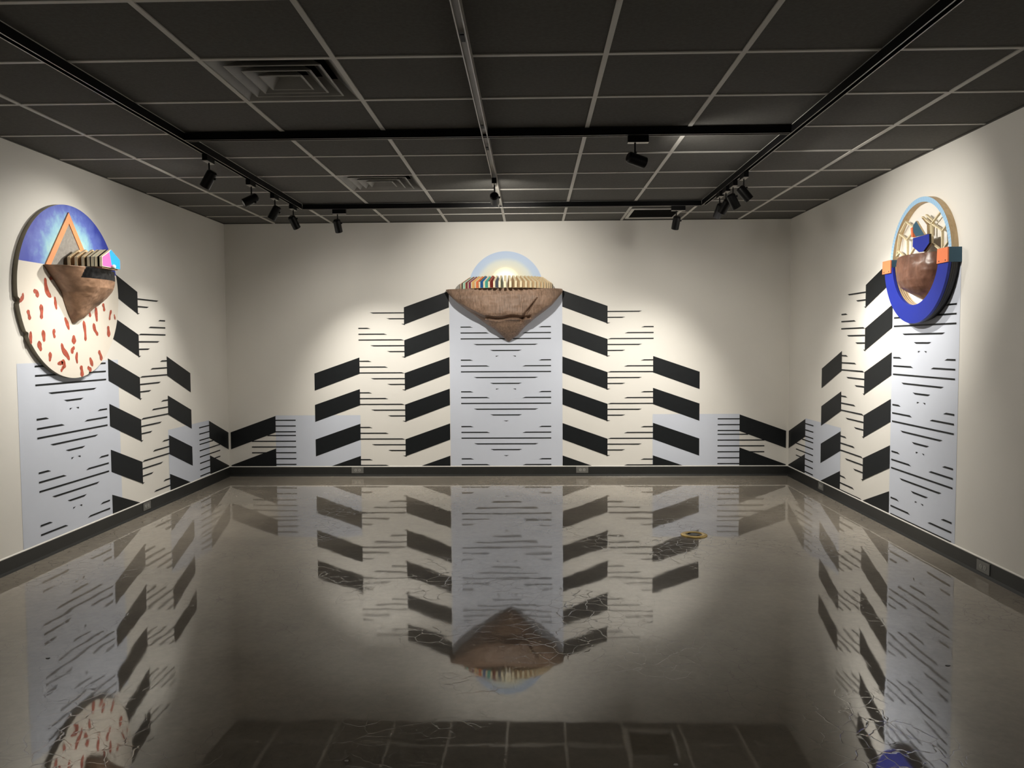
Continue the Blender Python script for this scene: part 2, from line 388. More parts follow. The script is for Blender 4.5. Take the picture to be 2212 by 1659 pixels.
# ------------------------------------------------------------------ track spotlights
SUN = (1.0, .945, .845)
def orient(d):
    d = Vector(d).normalized()
    return d.to_track_quat('-Z', 'Z').to_matrix().to_4x4()
def spotlight(x, y, along, target, label, power, size=62, blend=1, glow=True, hz=2.505, visible=True):
    t = empty('track_spotlight', (x, y, ZT), label, 'spotlight', 'black track spotlights')
    bm = bmesh.new()
    ax = (.017, .062) if along == 'y' else (.062, .017)
    box(bm, x-ax[0], x+ax[0], y-ax[1], y+ax[1], ZT-.042, ZT-.0013); bevel(bm, .002, 1)
    link('adapter', bm, M['track'], t)
    bm = bmesh.new(); ax2 = (.0165, .0615) if along == 'y' else (.0615, .0165)
    box(bm, x-ax2[0], x+ax2[0], y-ax2[1], y+ax2[1], ZT-.0445, ZT-.0422)
    link('adapter_cover', bm, M['lip'], t)
    off = .03
    sx, sy = (x, y+off*.3) if along == 'y' else (x-off*.6, y)
    bm = bmesh.new(); cyl(bm, Matrix.Translation((sx, sy, 0)), .0055, .0055, hz+.02, ZT-.04, 12)
    link('stem', bm, M['lamp'], t)
    P = Vector((sx, sy, hz)); d = (Vector(target)-P).normalized(); R = Matrix.Translation(P) @ orient(d)
    head = bmesh.new()
    lathe(head, R, [(0, .050), (.024, .050), (.033, .040), (.034, .030), (.034, -.068), (.032, -.070), (.029, -.068), (.028, -.045), (0, -.045)], 28)
    hd = link('lamp_head', head, M['lamp'], t, smooth=True)
    md = hd.modifiers.new('edge', 'EDGE_SPLIT'); md.split_angle = math.radians(35)
    kb = bmesh.new(); S = R @ Matrix.Translation((.034, 0, .012)) @ Matrix.Rotation(PI/2, 4, 'Y')
    cyl(kb, S, .008, .008, -.004, .010, 14); link('tilt_knob', kb, M['lamp'], hd)
    lb = bmesh.new(); cyl(lb, R, .0255, .0255, -.050, -.0465, 24); link('lens', lb, M['lens'], hd)
    li = bpy.data.lights.new('spot', 'SPOT'); li.energy = power; li.spot_size = math.radians(size); li.spot_blend = blend
    li.color = SUN; li.shadow_soft_size = .028; li.show_cone = False
    lo = bpy.data.objects.new('spot_light', li); C.objects.link(lo)
    lo.matrix_world = Matrix.Translation(P + d*.078) @ orient(d)
    # wide spill of the same lamp
    l2 = bpy.data.lights.new('spill', 'SPOT'); l2.energy = power*SPILL; l2.spot_size = math.radians(146); l2.spot_blend = .9
    l2.color = SUN; l2.shadow_soft_size = .05
    lo2 = bpy.data.objects.new('spill_light', l2); C.objects.link(lo2)
    lo2.matrix_world = Matrix.Translation(P + d*.080) @ orient(d)
    return t
SPILL = .155
K = 1.0
spotlight(-XT, -3.16, 'y', (-2.98, -2.95, .70), 'black track spotlight on the left track, nearest the camera of its row', 85*K, 75)
spotlight(-XT, -2.385, 'y', (-2.95, -3.0, 1.80), 'black track spotlight tilted level so that its glowing lens shows, second on the left track', 56*K, 72)
spotlight(-XT, -1.84, 'y', (-2.98, -1.85, .50), 'black track spotlight third along the left track', 80*K, 75)
spotlight(-XT, -1.34, 'y', (-1.0, 0, .25), 'black track spotlight at the far end of the left track, leaning right', 92*K, 72)
spotlight(-1.478, YB, 'x', (-1.28, 0, .12), 'black track spotlight on the left half of the cross track nearest the back wall', 50*K, 78)
spotlight(1.608, YB, 'x', (1.32, 0, .12), 'black track spotlight on the cross track in front of the black ceiling opening', 50*K, 78)
spotlight(XT, -2.465, 'y', (2.98, -2.50, 1.10), 'black track spotlight nearest the camera in the cluster of four on the right track', 85*K, 75)
spotlight(XT, -2.16, 'y', (2.98, -1.80, .45), 'black track spotlight second from the camera in the cluster of four on the right track', 85*K, 75)
spotlight(XT, -1.94, 'y', (1.0, 0, .45), 'black track spotlight third in the right cluster, its head leaning left', 92*K, 70)
spotlight(XT, -1.73, 'y', (1.3, -.1, .2), 'black track spotlight farthest in the cluster of four on the right track', 45*K, 66)
spotlight(.915, YM, 'x', (2.98, -2.80, 1.95), 'black track spotlight hanging alone from the middle cross track, pointing right', 120*K, 56)
spotlight(0, -2.34, 'y', (0, 0, 1.92), 'black track spotlight on the pale middle track seen from behind', 120*K, 66)
# unseen fill spots added to lift the ambient light, no fixtures modelled
for (x, y, tx, ty, tz, p) in ((-XT, -6.3, -2.98, -5.4, 1.2, 34), (XT, -6.3, 2.98, -5.4, 1.2, 34), (-XT, -9.4, -2.98, -9.2, 1.2, 50), (XT, -9.4, 2.98, -9.2, 1.2, 50), (0, -9.3, 0, YF, 1.4, 90)):
    li = bpy.data.lights.new('spot', 'SPOT'); li.energy = p*K; li.spot_size = math.radians(75); li.spot_blend = 1; li.color = SUN; li.shadow_soft_size = .03
    lo = bpy.data.objects.new('spot_light', li); C.objects.link(lo)
    P = Vector((x, y, 2.5)); lo.matrix_world = Matrix.Translation(P) @ orient(Vector((tx, ty, tz))-P)

# ------------------------------------------------------------------ the painted mural
def flat(bm, P, pts, o, flip=False):
    vs = [bm.verts.new(P(u, z, o)) for u, z in pts]
    f = bm.faces.new(vs)
    return f
O1, O2, O3 = .0010, .0018, .0024      # paint layers
LT = .0058                            # half thickness of a line
SL = .034                             # length of the slanted line end
ZB = BB+.0095
def clip_low(pts, zl=ZB):
    """clip polygon (u, z) below zl"""
    out = []
    for k in range(len(pts)):
        a = pts[k]; b = pts[(k+1) % len(pts)]
        if a[1] >= zl: out.append(a)
        if (a[1] >= zl) != (b[1] >= zl):
            s = (zl-a[1])/(b[1]-a[1]); out.append((a[0]+s*(b[0]-a[0]), zl))
    return out
def mural(name, P, label, cen, halves, rows, cfull, loc, panel, top, ch, extra_blue=()):
    t = empty(name, loc, label, 'mural', 'black and pale blue wall murals')
    def sheet(nm, polys, m, o):
        bm = bmesh.new()
        for p in polys:
            p = clip_low(p)
            if len(p) > 2: flat(bm, P, p, o)
        if bm.faces: return link(nm, bm, m, t)
        bm.free()
    sheet('blue_panel', [[(panel[0], 0), (panel[1], 0), (panel[1], top), (panel[0], top)]], M['blue_panel'], O1)
    lines = []
    def line(u0, u1, z, s0=0, s1=0):
        """line from u0 to u1 (u0<u1); s=+1 the tip at the top edge, -1 at the bottom edge, 0 square"""
        tl, bl = u0, u0; tr, br = u1, u1
        if s0 > 0: bl += SL
        if s0 < 0: tl += SL
        if s1 > 0: br -= SL
        if s1 < 0: tr -= SL
        if z-LT < ZB-.004: return
        lines.append([(bl, z-LT), (br, z-LT), (tr, z+LT), (tl, z+LT)])
    for sg, hv in halves:        # sg: direction pointing away from the centre panel
        I, E = hv['in'], hv['out']           # inner column between I (by the panel) and E
        E2a, E2b = hv['col2']                # outer column
        def bl(u0, u1, z, t0=0, t1=0):       # u0 nearer the centre
            if sg > 0: line(u0, u1, z, t0, t1)
            else: line(u1, u0, z, t1, t0)
        for k, zr in enumerate(rows):
            zin = zr+.168
            para = [(I, zin), (E, zr), (E, zr-.183), (I, zin-.173)]
            sheet('black_band', [para], M['black_paint'], O3)
            zl = zr+.004
            if k >= 1:
                st = E2a if k > 1 else hv['free']
                bl(st-sg*.130, st, zl+.124, -1, 0); bl(st-sg*.305, st, zl+.062, -1, 0)
                bl(E, st, zl, -1, 0)
            bl(E, E+sg*.363, zl-.062, 0, 1); bl(E, E+sg*.187, zl-.124, 0, 1); bl(E-sg*.01, E+sg*.030, zl-.184, 0, 1)
            if k >= 2:
                sheet('black_band', [[(E2a, zin), (E2b, zr), (E2b, zr-.183), (E2a, zin-.173)]], M['black_paint'], O3)
        # low blue panel and the broken chevron in the corner
        pa, pe, pc = hv['blue']      # from pa to pe, chevron from pe to pc
        sheet('blue_panel', [[(pa, 0), (pe, 0), (pe, .656), (pa, .656)]], M['blue_panel'], O2-.0005)
        sheet('black_band', [[(pe, .650), (pc, .476), (pc, .292), (pe, .474)]], M['black_paint'], O3)
        sheet('black_band', [[(pe, .300), (pc, .120), (pc, 0), (pe, 0)]], M['black_paint'], O3)
        c0 = hv['cl']; far = pe+sg*.262
        for q, z in enumerate((.604, .542, .480, .440, .378, .317, .254, .190, .128)):
            e = pe if q < 3 or q > 6 else (pe+sg*.09 if q == 3 else far)
            bl(c0, e, z)
    # centre panel
    cc, hw = cen
    for k, zr in enumerate(rows):
        if k < 1: continue
        z = zr+.004+cfull
        line(cc-hw, cc-hw+.133, z+.124, 0, -1); line(cc+hw-.133, cc+hw, z+.124, -1, 0)
        line(cc-hw, cc-hw+.306, z+.062, 0, -1); line(cc+hw-.306, cc+hw, z+.062, -1, 0)
        if z > ZB: line(cc-hw, cc+hw, z)
        line(cc-hw+.135, cc+hw-.135, z-.0615, 1, 1); line(cc-hw+.308, cc+hw-.308, z-.124, 1, 1)
        if z-.186 > .13:
            if k in ch:
                lines.append([(cc-.028, z-.186+LT*.6), (cc, z-.186-LT*1.2), (cc+.028, z-.186+LT*.6), (cc, z-.186+LT*.2)])
            else:
                g = hw-.372
                lines.append([(cc-g, z-.186-LT), (cc-g+.032, z-.186+LT), (cc-g, z-.186+LT)])
                lines.append([(cc+g, z-.186-LT), (cc+g, z-.186+LT), (cc+g-.032, z-.186+LT)])
    for p in lines: sheet('thin_line', [p], M['black_paint'], O3+.0005)
    print(name, 'lines', len(lines))
    return t
BR = [1.800, 1.4525, 1.103, .767, .396, .050]
mural('wall_mural', Pb, 'geometric mural on the back wall, chevron bands either side of a pale blue panel', (.002, .478),
      [(-1, dict(**{'in': -.597}, out=-1.075, col2=(-1.557, -2.042), free=-1.563, blue=(-1.555, -2.470, -2.958), cl=-2.253)),
       (1, dict(**{'in': .601}, out=1.0765, col2=(1.556, 2.045), free=1.560, blue=(1.553, 2.467, 2.955), cl=2.237))],
      BR, .006, (0, 0, 0), (-.592, .600), 1.92, (3, 4, 5))
LR = [1.853, 1.500, 1.146, .796, .441, .090]
mural('wall_mural', Pl, 'geometric mural on the left wall below the painted disc', (-2.822, .427),
      [(1, dict(**{'in': -2.359}, out=-1.877, col2=(-1.387, -.914), free=-1.400, blue=(-1.398, -.510, -.015), cl=-.750))],
      LR, .004, (-XW, -2.8, 0), (-3.428, -2.212), 1.30, ())
RR = [1.867, 1.518, 1.161, .809, .458, .108]
mural('wall_mural', Pr, 'geometric mural on the right wall below the blue ring sculpture', (-2.800, .430),
      [(1, dict(**{'in': -2.342}, out=-1.865, col2=(-1.397, -.932), free=-1.376, blue=(-1.398, -.513, -.018), cl=-.737))],
      RR, .000, (XW, -2.8, 0), (-3.268, -2.343), 1.96, ())

# ------------------------------------------------------------------ carved wooden hulls
def interp(tab, z):
    if z >= tab[0][0]: return tab[0][1]
    for (z0, v0), (z1, v1) in zip(tab, tab[1:]):
        if z >= z1: return v0+(v1-v0)*(z-z0)/(z1-z0)
    return tab[-1][1]
def hull_mesh(P, left, right, depth, ztop, zbot, shape=.55, nz=70, na=72, rough=.006, carve=None, seed=0, back=.0):
    bm = bmesh.new(); rows = []
    for r in range(nz+1):
        z = ztop+(zbot-ztop)*(r/nz)
        a, b, d = interp(left, z), interp(right, z), interp(depth, z)
        row = []
        for k in range(na+1):
            th = -PI/2+PI*k/na
            u = (a+b)/2+(b-a)/2*math.sin(th); c = max(0, math.cos(th))
            dd = d*(c**(shape(z) if callable(shape) else shape))
            nn = noise.fractal(Vector((u*7+seed, z*7, seed)), 1.0, 2.0, 4)
            dd2 = dd+rough*nn*3*min(1, dd/.05)
            if carve: dd2 = max(min(dd, .004), dd2-carve(u, z))
            row.append(bm.verts.new(P(u, z+.0, back+max(0.001, dd2))))
        rows.append(row)
    for A, B in zip(rows, rows[1:]):
        for k in range(na): bm.faces.new([A[k], A[k+1], B[k+1], B[k]])
    bm.faces.new(rows[0][::-1]); bm.faces.new(rows[-1])
    bk = [r[0] for r in rows]+[r[-1] for r in reversed(rows)]
    try: bm.faces.new(bk)
    except ValueError: pass
    return bm
def seg_dist(u, z, a, b):
    A = Vector(a); D = Vector(b)-A; t_ = max(0, min(1, (Vector((u, z))-A).dot(D)/D.length_squared))
    return (Vector((u, z))-A-D*t_).length, t_

# ---- centre sculpture
def board_profile(w=.20, sh=.062, pk=.125):
    return [(-w/2, 0), (w/2, 0), (w/2, sh), (0, pk), (-w/2, sh)]
ZP = 1.972
cs = empty('wall_sculpture', (0, 0, ZP), 'carved wooden hull with a fan of house boards and sun disc on the back wall', 'sculpture', 'wall sculptures')
bm = bmesh.new(); n = 96; R_ = .394; cx0, cz0 = .006, 1.985
loop = [(cx0+R_*math.cos(PI*k/n), cz0+R_*math.sin(PI*k/n)) for k in range(n+1)]
poly_prism(bm, [Pb(u, z, 0) for u, z in loop], [Pb(u, z, .012) for u, z in loop]); dsc = link('halo_disc', bm, M['halo'], cs)
bm = bmesh.new(); n = 64
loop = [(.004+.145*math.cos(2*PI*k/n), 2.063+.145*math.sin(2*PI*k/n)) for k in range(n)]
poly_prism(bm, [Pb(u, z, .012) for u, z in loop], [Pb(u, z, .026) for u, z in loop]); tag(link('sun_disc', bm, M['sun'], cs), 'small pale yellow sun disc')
lt = [(1.975, -.622), (1.955, -.612), (1.935, -.597), (1.91, -.572), (1.84, -.497), (1.76, -.395), (1.70, -.308), (1.62, -.205), (1.556, -.105), (1.49, -.035), (1.45, .008), (1.433, .030)]
rt = [(1.975, .600), (1.955, .604), (1.93, .588), (1.87, .540), (1.81, .490), (1.74, .400), (1.68, .318), (1.62, .245), (1.58, .200), (1.54, .165), (1.50, .135), (1.46, .075), (1.433, .045)]
dt = [(1.975, .275), (1.90, .300), (1.80, .305), (1.72, .30), (1.655, .275), (1.642, .245), (1.62, .225), (1.58, .20), (1.53, .155), (1.47, .08), (1.433, .03)]
def carve(u, z):
    v = 0
    d, t_ = seg_dist(u, z, (.335, 1.875), (.165, 1.645))
    v += .055*max(0, 1-d/(.006+.022*t_))
    if z < 1.655+.012*math.sin(u*30): v += .0
    dz = z-(1.672+.05*max(0, u)+.008*math.sin(u*23))
    if -.21 < u < .28: v += .075*max(0, 1-abs(dz)/.022)**.6*min(1, (u+.21)/.03, (.28-u)/.03)
    # lower left facet lies back behind a diagonal fold
    f = (1.845-(u+.50)*.50)-z
    if u < -.16: v += .055*max(0, min(1, f/.022))*min(1, (-.16-u)/.05)
    return v
bm = hull_mesh(Pb, lt, rt, dt, 1.975, 1.433, lambda z: .55 if z > 1.96 else max(.27, .55-(1.96-z)*3.2), 120, 170, .0035, carve, 3)
link('carved_hull', bm, M['hull'], cs, smooth=True)
# bases at the two ends of the fan
for sx in (-1, 1):
    bm = bmesh.new()
    lp = [(sx*.53, ZP), (sx*.462, ZP), (sx*.462, ZP+.075), (sx*.490, ZP+.060), (sx*.515, ZP+.034), (sx*.528, ZP+.012)]
    poly_prism(bm, [Pb(u, z, .001) for u, z in lp], [Pb(u, z, .03) for u, z in lp]); link('end_block', bm, M['gravel'], cs)
NB = 27
side_cols = {0: 'groove', 1: 'pink', 2: 'groove', 3: 'mint', 4: 'maroon', 5: 'plum', 6: 'ochre', 7: 'orange', 8: 'deep_blue', 9: 'turquoise', 10: 'brick', 11: 'slate', 12: 'sage'}
top_cols = {2: 'sage', 3: 'salmon', 4: 'plum', 5: 'mint', 6: 'ochre', 8: 'olive', 10: 'brick', 1: 'olive'}
for k in range(NB):
    th = math.radians(-84+168*k/(NB-1))
    sx, sy = math.sin(th), math.cos(th)
    a, b_ = .488, .385
    Po = Vector((.010+a*sx, -(b_*sy) - .004, ZP+.003))          # outer foot
    tang = Vector((a*sy, b_*sx, 0)).normalized()                # along the curve
    inw = (Vector((.010, -.0, ZP+.003))-Po)
    inw = Vector((inw.x, inw.y, 0)).normalized()
    tang = Vector((-inw.y, inw.x, 0))
    L_ = min(.175, Po.y*-1/max(.05, abs(inw.y))*.98 if abs(inw.y) > .05 else .175)
    L_ = max(.08, min(.175, L_))
    th_ = .011 if k < 13 else .0125
    prof = [(0, 0), (L_, 0), (L_, .062), (min(.095, L_*.6), .127), (0, .062)]
    base = Po
    A = [base+inw*q+Vector((0, 0, z))-tang*th_ for q, z in prof]
    B = [base+inw*q+Vector((0, 0, z))+tang*th_ for q, z in prof]
    minY = min(-p.y for p in A+B)
    bm = bmesh.new()
    va = [bm.verts.new(p) for p in A]; vb = [bm.verts.new(p) for p in B]
    col = side_cols.get(k, None); tc_ = top_cols.get(k, None)
    bm.faces.new(va[::-1]).material_index = 1; bm.faces.new(vb).material_index = 1
    for q in range(5):
        f = bm.faces.new([va[q], va[(q+1) % 5], vb[(q+1) % 5], vb[q]])
        f.material_index = 2 if q in (2, 3) else 0
    bmesh.ops.bevel(bm, geom=[e for e in bm.edges], offset=.0008, segments=1, affect='EDGES')
    o = link('house_board', bm, [M['ply_edge'], M[col] if col else M['ply'], M[tc_] if tc_ else M['ply_edge']], cs)
    if col and col not in ('groove',):
        o['label'] = 'house-shaped board with a painted %s side' % {'mint': 'mint green', 'salmon': 'salmon', 'maroon': 'maroon', 'plum': 'plum', 'ochre': 'ochre', 'orange': 'orange', 'deep_blue': 'deep blue', 'turquoise': 'turquoise', 'brick': 'brick red', 'slate': 'slate grey', 'sage': 'sage green', 'pink': 'pink'}[col]

# ---- left sculpture: the painted disc
CY, CZ, RD = -2.838, 1.787, .602
ls = empty('wall_sculpture', (-XW, CY, CZ), 'round painted disc with blue sky, red marks and a wooden cone on the left wall', 'sculpture', 'wall sculptures')
HZ = 1.953
def arc_pts(c, r, a0, a1, n): return [(c[0]+r*math.cos(a0+(a1-a0)*k/n), c[1]+r*math.sin(a0+(a1-a0)*k/n)) for k in range(n+1)]
aH = math.asin((HZ-CZ)/RD)
# body of the disc with two small bites in its rim
def nibble(p):
    for (u, z, r) in ((-3.425, 1.700, .026), (-3.352, 1.492, .022), (-2.66, 1.214, .022), (-2.285, 1.628, .020)):
        d = math.hypot(p[0]-u, p[1]-z)
        if d < r:
            f = (r-d); cx_, cz_ = CY-p[0], CZ-p[1]; L_ = math.hypot(cx_, cz_)
            p = (p[0]+cx_/L_*f*1.3, p[1]+cz_/L_*f*1.3)
    return p
low = [nibble(p) for p in arc_pts((CY, CZ), RD, PI-aH, 2*PI+aH, 260)]
bm = bmesh.new(); poly_prism(bm, [Pl(u, z, .002) for u, z in low], [Pl(u, z, .032) for u, z in low], (0, 1, 1))
link('cream_half', bm, [M['canvas'], M['rim']], ls)
up = arc_pts((CY, CZ), RD, aH, PI-aH, 120)
bm = bmesh.new(); poly_prism(bm, [Pl(u, z, .002) for u, z in up], [Pl(u, z, .032) for u, z in up], (0, 1, 1))
tag(link('sky_half', bm, [M['sky_disc'], M['rim']], ls), 'upper half painted as a blue and mint sky')
MARKS=[
([(-3.097,1.865),(-3.051,1.869)],0.0115),([(-3.152,1.846),(-3.150,1.808),(-3.135,1.765),(-3.108,1.747)],0.0171),
([(-3.267,1.767),(-3.245,1.766),(-3.242,1.741)],0.0147),([(-3.388,1.737),(-3.390,1.721),(-3.415,1.695)],0.0115),
([(-3.054,1.733),(-3.051,1.702),(-3.042,1.669)],0.0122),([(-3.207,1.670),(-3.202,1.640),(-3.207,1.604)],0.0159),
([(-3.342,1.631),(-3.335,1.613),(-3.330,1.592)],0.0134),([(-3.325,1.495),(-3.328,1.463),(-3.325,1.436)],0.0126),
([(-2.943,1.596),(-2.925,1.570),(-2.909,1.536)],0.0146),([(-3.195,1.502),(-3.190,1.480),(-3.189,1.455)],0.0160),
([(-3.076,1.515),(-3.082,1.496),(-3.074,1.476)],0.0130),([(-3.240,1.428),(-3.238,1.411),(-3.230,1.395)],0.0183),
([(-3.129,1.358),(-3.128,1.341),(-3.133,1.322)],0.0146),([(-2.992,1.414),(-2.980,1.379),(-2.938,1.350),(-2.921,1.326)],0.0173),
([(-2.851,1.465),(-2.851,1.444)],0.0222),([(-2.857,1.396),(-2.881,1.384),(-2.872,1.369)],0.0141),
([(-2.819,1.357),(-2.827,1.330),(-2.820,1.298)],0.0123),([(-2.991,1.301),(-2.975,1.292),(-2.971,1.275)],0.0173),
([(-3.040,1.292),(-2.999,1.296)],0.0122),([(-2.990,1.263),(-3.008,1.244)],0.0115),([(-2.771,1.254),(-2.764,1.233),(-2.764,1.206)],0.0177),
([(-2.651,1.312),(-2.643,1.296),(-2.631,1.275)],0.0163),([(-2.680,1.250),(-2.655,1.236)],0.0152),
([(-2.531,1.363),(-2.512,1.337),(-2.506,1.315)],0.0159),([(-2.645,1.681),(-2.643,1.657),(-2.637,1.632)],0.0130),
([(-2.557,1.685),(-2.556,1.648),(-2.550,1.605)],0.0157),([(-2.456,1.717),(-2.448,1.702),(-2.445,1.683)],0.0139),
([(-2.349,1.675),(-2.366,1.648),(-2.373,1.616)],0.0108),([(-2.303,1.645),(-2.296,1.619)],0.0086),
([(-2.721,1.578),(-2.712,1.539),(-2.706,1.503),(-2.706,1.461)],0.0148),([(-2.592,1.563),(-2.583,1.530),(-2.551,1.499)],0.0155),
([(-2.396,1.543),(-2.392,1.495)],0.0189)]
def blob(bm, P, pts, w, o, seed):
    """rounded uneven stroke"""
    rnd = random.Random(seed); V = [Vector(p) for p in pts]
    d0 = (V[1]-V[0]).normalized(); d1 = (V[-1]-V[-2]).normalized()
    V = [V[0]-d0*w*.8]+V+[V[-1]+d1*w*.8]
    cum = [0]
    for a, b in zip(V, V[1:]): cum.append(cum[-1]+(b-a).length)
    def at(t_):
        t_ = max(0, min(cum[-1], t_))
        for k in range(len(V)-1):
            if t_ <= cum[k+1]: return V[k].lerp(V[k+1], (t_-cum[k])/max(1e-9, cum[k+1]-cum[k]))
        return V[-1]
    n = 30; left, right = [], []; ph = rnd.random()*6; h = cum[-1]/9
    for k in range(n):
        t0 = -math.cos(PI*k/(n-1)); tt = cum[-1]*(t0+1)/2
        p = (at(tt-h)+at(tt-h*.5)+at(tt)+at(tt+h*.5)+at(tt+h))/5 if 2 < k < n-3 else at(tt)
        d = (at(tt+h)-at(tt-h)).normalized(); nn = Vector((-d.y, d.x))
        r_ = w/cum[-1]*2; e = max(0, 1-((abs(t0)-(1-r_))/r_)**2) if abs(t0) > 1-r_ else 1
        s = w*math.sqrt(e)*(.84+.16*math.sin(ph+t0*4))
        left.append((p.x+nn.x*s, p.y+nn.y*s))
        if 0 < k < n-1: right.append((p.x-nn.x*s, p.y-nn.y*s))
    lp = left+right[::-1]
    bm.faces.new([bm.verts.new(P(u, z, o)) for u, z in lp])
for q, (pts, w_) in enumerate(MARKS):
    bm = bmesh.new(); blob(bm, Pl, pts, w_*1.25, .0332, q); link('red_mark', bm, M['red'], ls)
# orange triangle with a grey textured field
A_, B_, C_ = (-2.873, 2.338), (-3.153, HZ), (-2.593, HZ)
a_, b2_, c_ = (-2.873, 2.262), (-3.098, HZ+.001), (-2.648, HZ+.001)
bm = bmesh.new()
quad = [A_, B_, b2_, a_, c_, C_]
poly_prism(bm, [Pl(u, z, .032) for u, z in quad], [Pl(u, z, .041) for u, z in quad])
tag(link('triangle_frame', bm, M['orange2'], ls), 'orange triangular frame')
bm = bmesh.new(); tri = [a_, b2_, c_]; poly_prism(bm, [Pl(u, z, .032) for u, z in tri], [Pl(u, z, .036) for u, z in tri]); link('triangle_field', bm, M['gravel'], ls)
# wooden cone
zt, zb = 1.948, 1.570
lt = [(zt, -3.172), (1.93, -3.150), (1.90, -3.120), (1.84, -3.045), (1.78, -2.985), (1.72, -2.955), (1.66, -2.925), (1.60, -2.885), (zb, -2.868)]
rt = [(zt, -2.500), (1.90, -2.505), (1.85, -2.515), (1.80, -2.545), (1.75, -2.590), (1.70, -2.650), (1.65, -2.715), (1.60, -2.800), (zb, -2.845)]
dt = [(zt, .225), (1.88, .222), (1.82, .205), (1.76, .165), (1.70, .120), (1.64, .080), (1.60, .05), (zb, .012)]
bm = hull_mesh(Pl, lt, rt, dt, zt, zb, .75, 100, 150, .0045, None, 9, .031)
for f in bm.faces:
    c_m = f.calc_center_median()
    if c_m.z > 1.878 and c_m.y > -3.018 and c_m.x > -XW+.04: f.material_index = 1
cone = link('wooden_cone', bm, [M['bowl'], M['black']], ls, smooth=True)
# upper front faces of the cone are coloured flat black
# stack of house boards standing on the cone, the last one painted
W_, sh, pk = .235, .066, .128
def house(o0, o1, mats, nm, label=None, w=W_, dy=0, zz=ZP-.016):
    pr = [(-w/2, 0), (w/2, 0), (w/2, sh), (.0, pk), (-w/2, sh)]
    bm = bmesh.new()
    A = [Pl(CY+dy+u, zz+z, o0) for u, z in pr]; B = [Pl(CY+dy+u, zz+z, o1) for u, z in pr]
    va = [bm.verts.new(p) for p in A]; vb = [bm.verts.new(p) for p in B]
    bm.faces.new(vb).material_index = 1; bm.faces.new(va[::-1]).material_index = 1
    for k in range(5): bm.faces.new([va[k], va[(k+1) % 5], vb[(k+1) % 5], vb[k]])
    o = link(nm, bm, mats, ls)
    if label: o['label'] = label
for k, (o0, c) in enumerate(((.068, 'ply'), (.118, 'ply'), (.166, 'ply'), (.205, 'groove'), (.232, 'sage'), (.258, 'black'))):
    house(o0, o0+.019, [M['ply_edge'] if c != 'black' or k else M['black'], M[c]], 'house_board')
o0 = .292; zz = ZP-.016
pr = [(-W_/2, 0), (W_/2, 0), (W_/2, sh), (0, pk), (-W_/2, sh)]
bm = bmesh.new(); poly_prism(bm, [Pl(CY+u, zz+z, o0) for u, z in pr], [Pl(CY+u, zz+z, o0+.018) for u, z in pr])
fb = link('painted_house_board', bm, M['ply_edge'], ls)
bm = bmesh.new(); flat(bm, Pl, [(CY-W_/2+.004, zz+.003), (CY+.008, zz+.003), (CY-.022, zz+pk-.019), (CY-W_/2+.004, zz+sh-.002)], o0+.0185); tag(link('magenta_field', bm, M['magenta'], fb), 'magenta painted half')
bm = bmesh.new(); flat(bm, Pl, [(CY+.008, zz+.003), (CY+W_/2-.001, zz), (CY+W_/2-.001, zz+sh), (CY, zz+pk-.001), (CY-.022, zz+pk-.019)], o0+.0185); tag(link('cyan_field', bm, M['cyan'], fb), 'bright cyan painted half')
bm = bmesh.new(); box(bm, -XW+.03, -XW+.300, CY-.10, CY+.10, zz-.010, zz-.001); link('base_strip', bm, M['bowl'], ls)
bm = bmesh.new(); bmesh.ops.create_uvsphere(bm, u_segments=16, v_segments=10, radius=.014, matrix=Matrix.Translation(Pl(CY+.010, zz+.010, o0+.03))); link('white_glare', bm, M['white'], ls, smooth=True)  # small white ball standing in for the glare on the painted board

# ---- right sculpture: ring and ultramarine U
rs = empty('wall_sculpture', (XW, -2.81, 1.97), 'round ring sculpture with an ultramarine U and an orange-cornered wooden bowl on the right wall', 'sculpture', 'wall sculptures')
RC = (-2.812, 1.968); Ro, Ri = .424, .390
def ring(P, c, ri, ro, a0, a1, o0, o1, mats, n=120, inner=1):
    bm = bmesh.new(); rows = []
    for k in range(n+1):
        a = a0+(a1-a0)*k/n; cu, su = math.cos(a), math.sin(a)
        rows.append([bm.verts.new(P(c[0]+r*cu, c[1]+r*su, o)) for r, o in ((ri, o0), (ro, o0), (ro, o1), (ri, o1))])
    for A, B in zip(rows, rows[1:]):
        for q, mi in ((0, 1), (1, 1), (2, 0), (3, inner)):
            bm.faces.new([A[q], A[(q+1) % 4], B[(q+1) % 4], B[q]]).material_index = mi
    bm.faces.new(rows[0]).material_index = 1; bm.faces.new(rows[-1][::-1]).material_index = 1
    return bm
bm = ring(Pr, RC, Ri, Ro, -.02, PI+.02, .001, .046, None, 140)
tag(link('upper_ring', bm, [M['ring'], M['ply']], rs), 'thin upper ring with a light blue dashed face')
STRIPS=[[(-2.961,2.190),(-3.079,2.252)],[(-2.961,2.190),(-2.837,2.257)],[(-2.982,2.209),(-2.889,2.262)],[(-2.973,2.188),(-3.096,2.130)],[(-3.097,2.121),(-3.150,2.150)],[(-3.103,2.123),(-3.107,2.012)],[(-2.968,2.183),(-2.975,2.060)],[(-2.932,2.189),(-2.936,2.128)],[(-2.972,2.063),(-2.886,2.014)],[(-2.985,2.058),(-3.072,2.011)],[(-3.125,2.010),(-3.180,2.046)],[(-2.599,2.263),(-2.712,2.205)],[(-2.606,2.260),(-2.522,2.195)],[(-2.508,2.187),(-2.618,2.132)],[(-2.508,2.180),(-2.474,2.037)],[(-2.619,2.128),(-2.714,2.172)],[(-2.633,2.123),(-2.637,2.022)],[(-2.686,2.024),(-2.739,2.060)],[(-2.491,2.066),(-2.573,2.026)],[(-2.470,2.031),(-2.514,2.050)]]
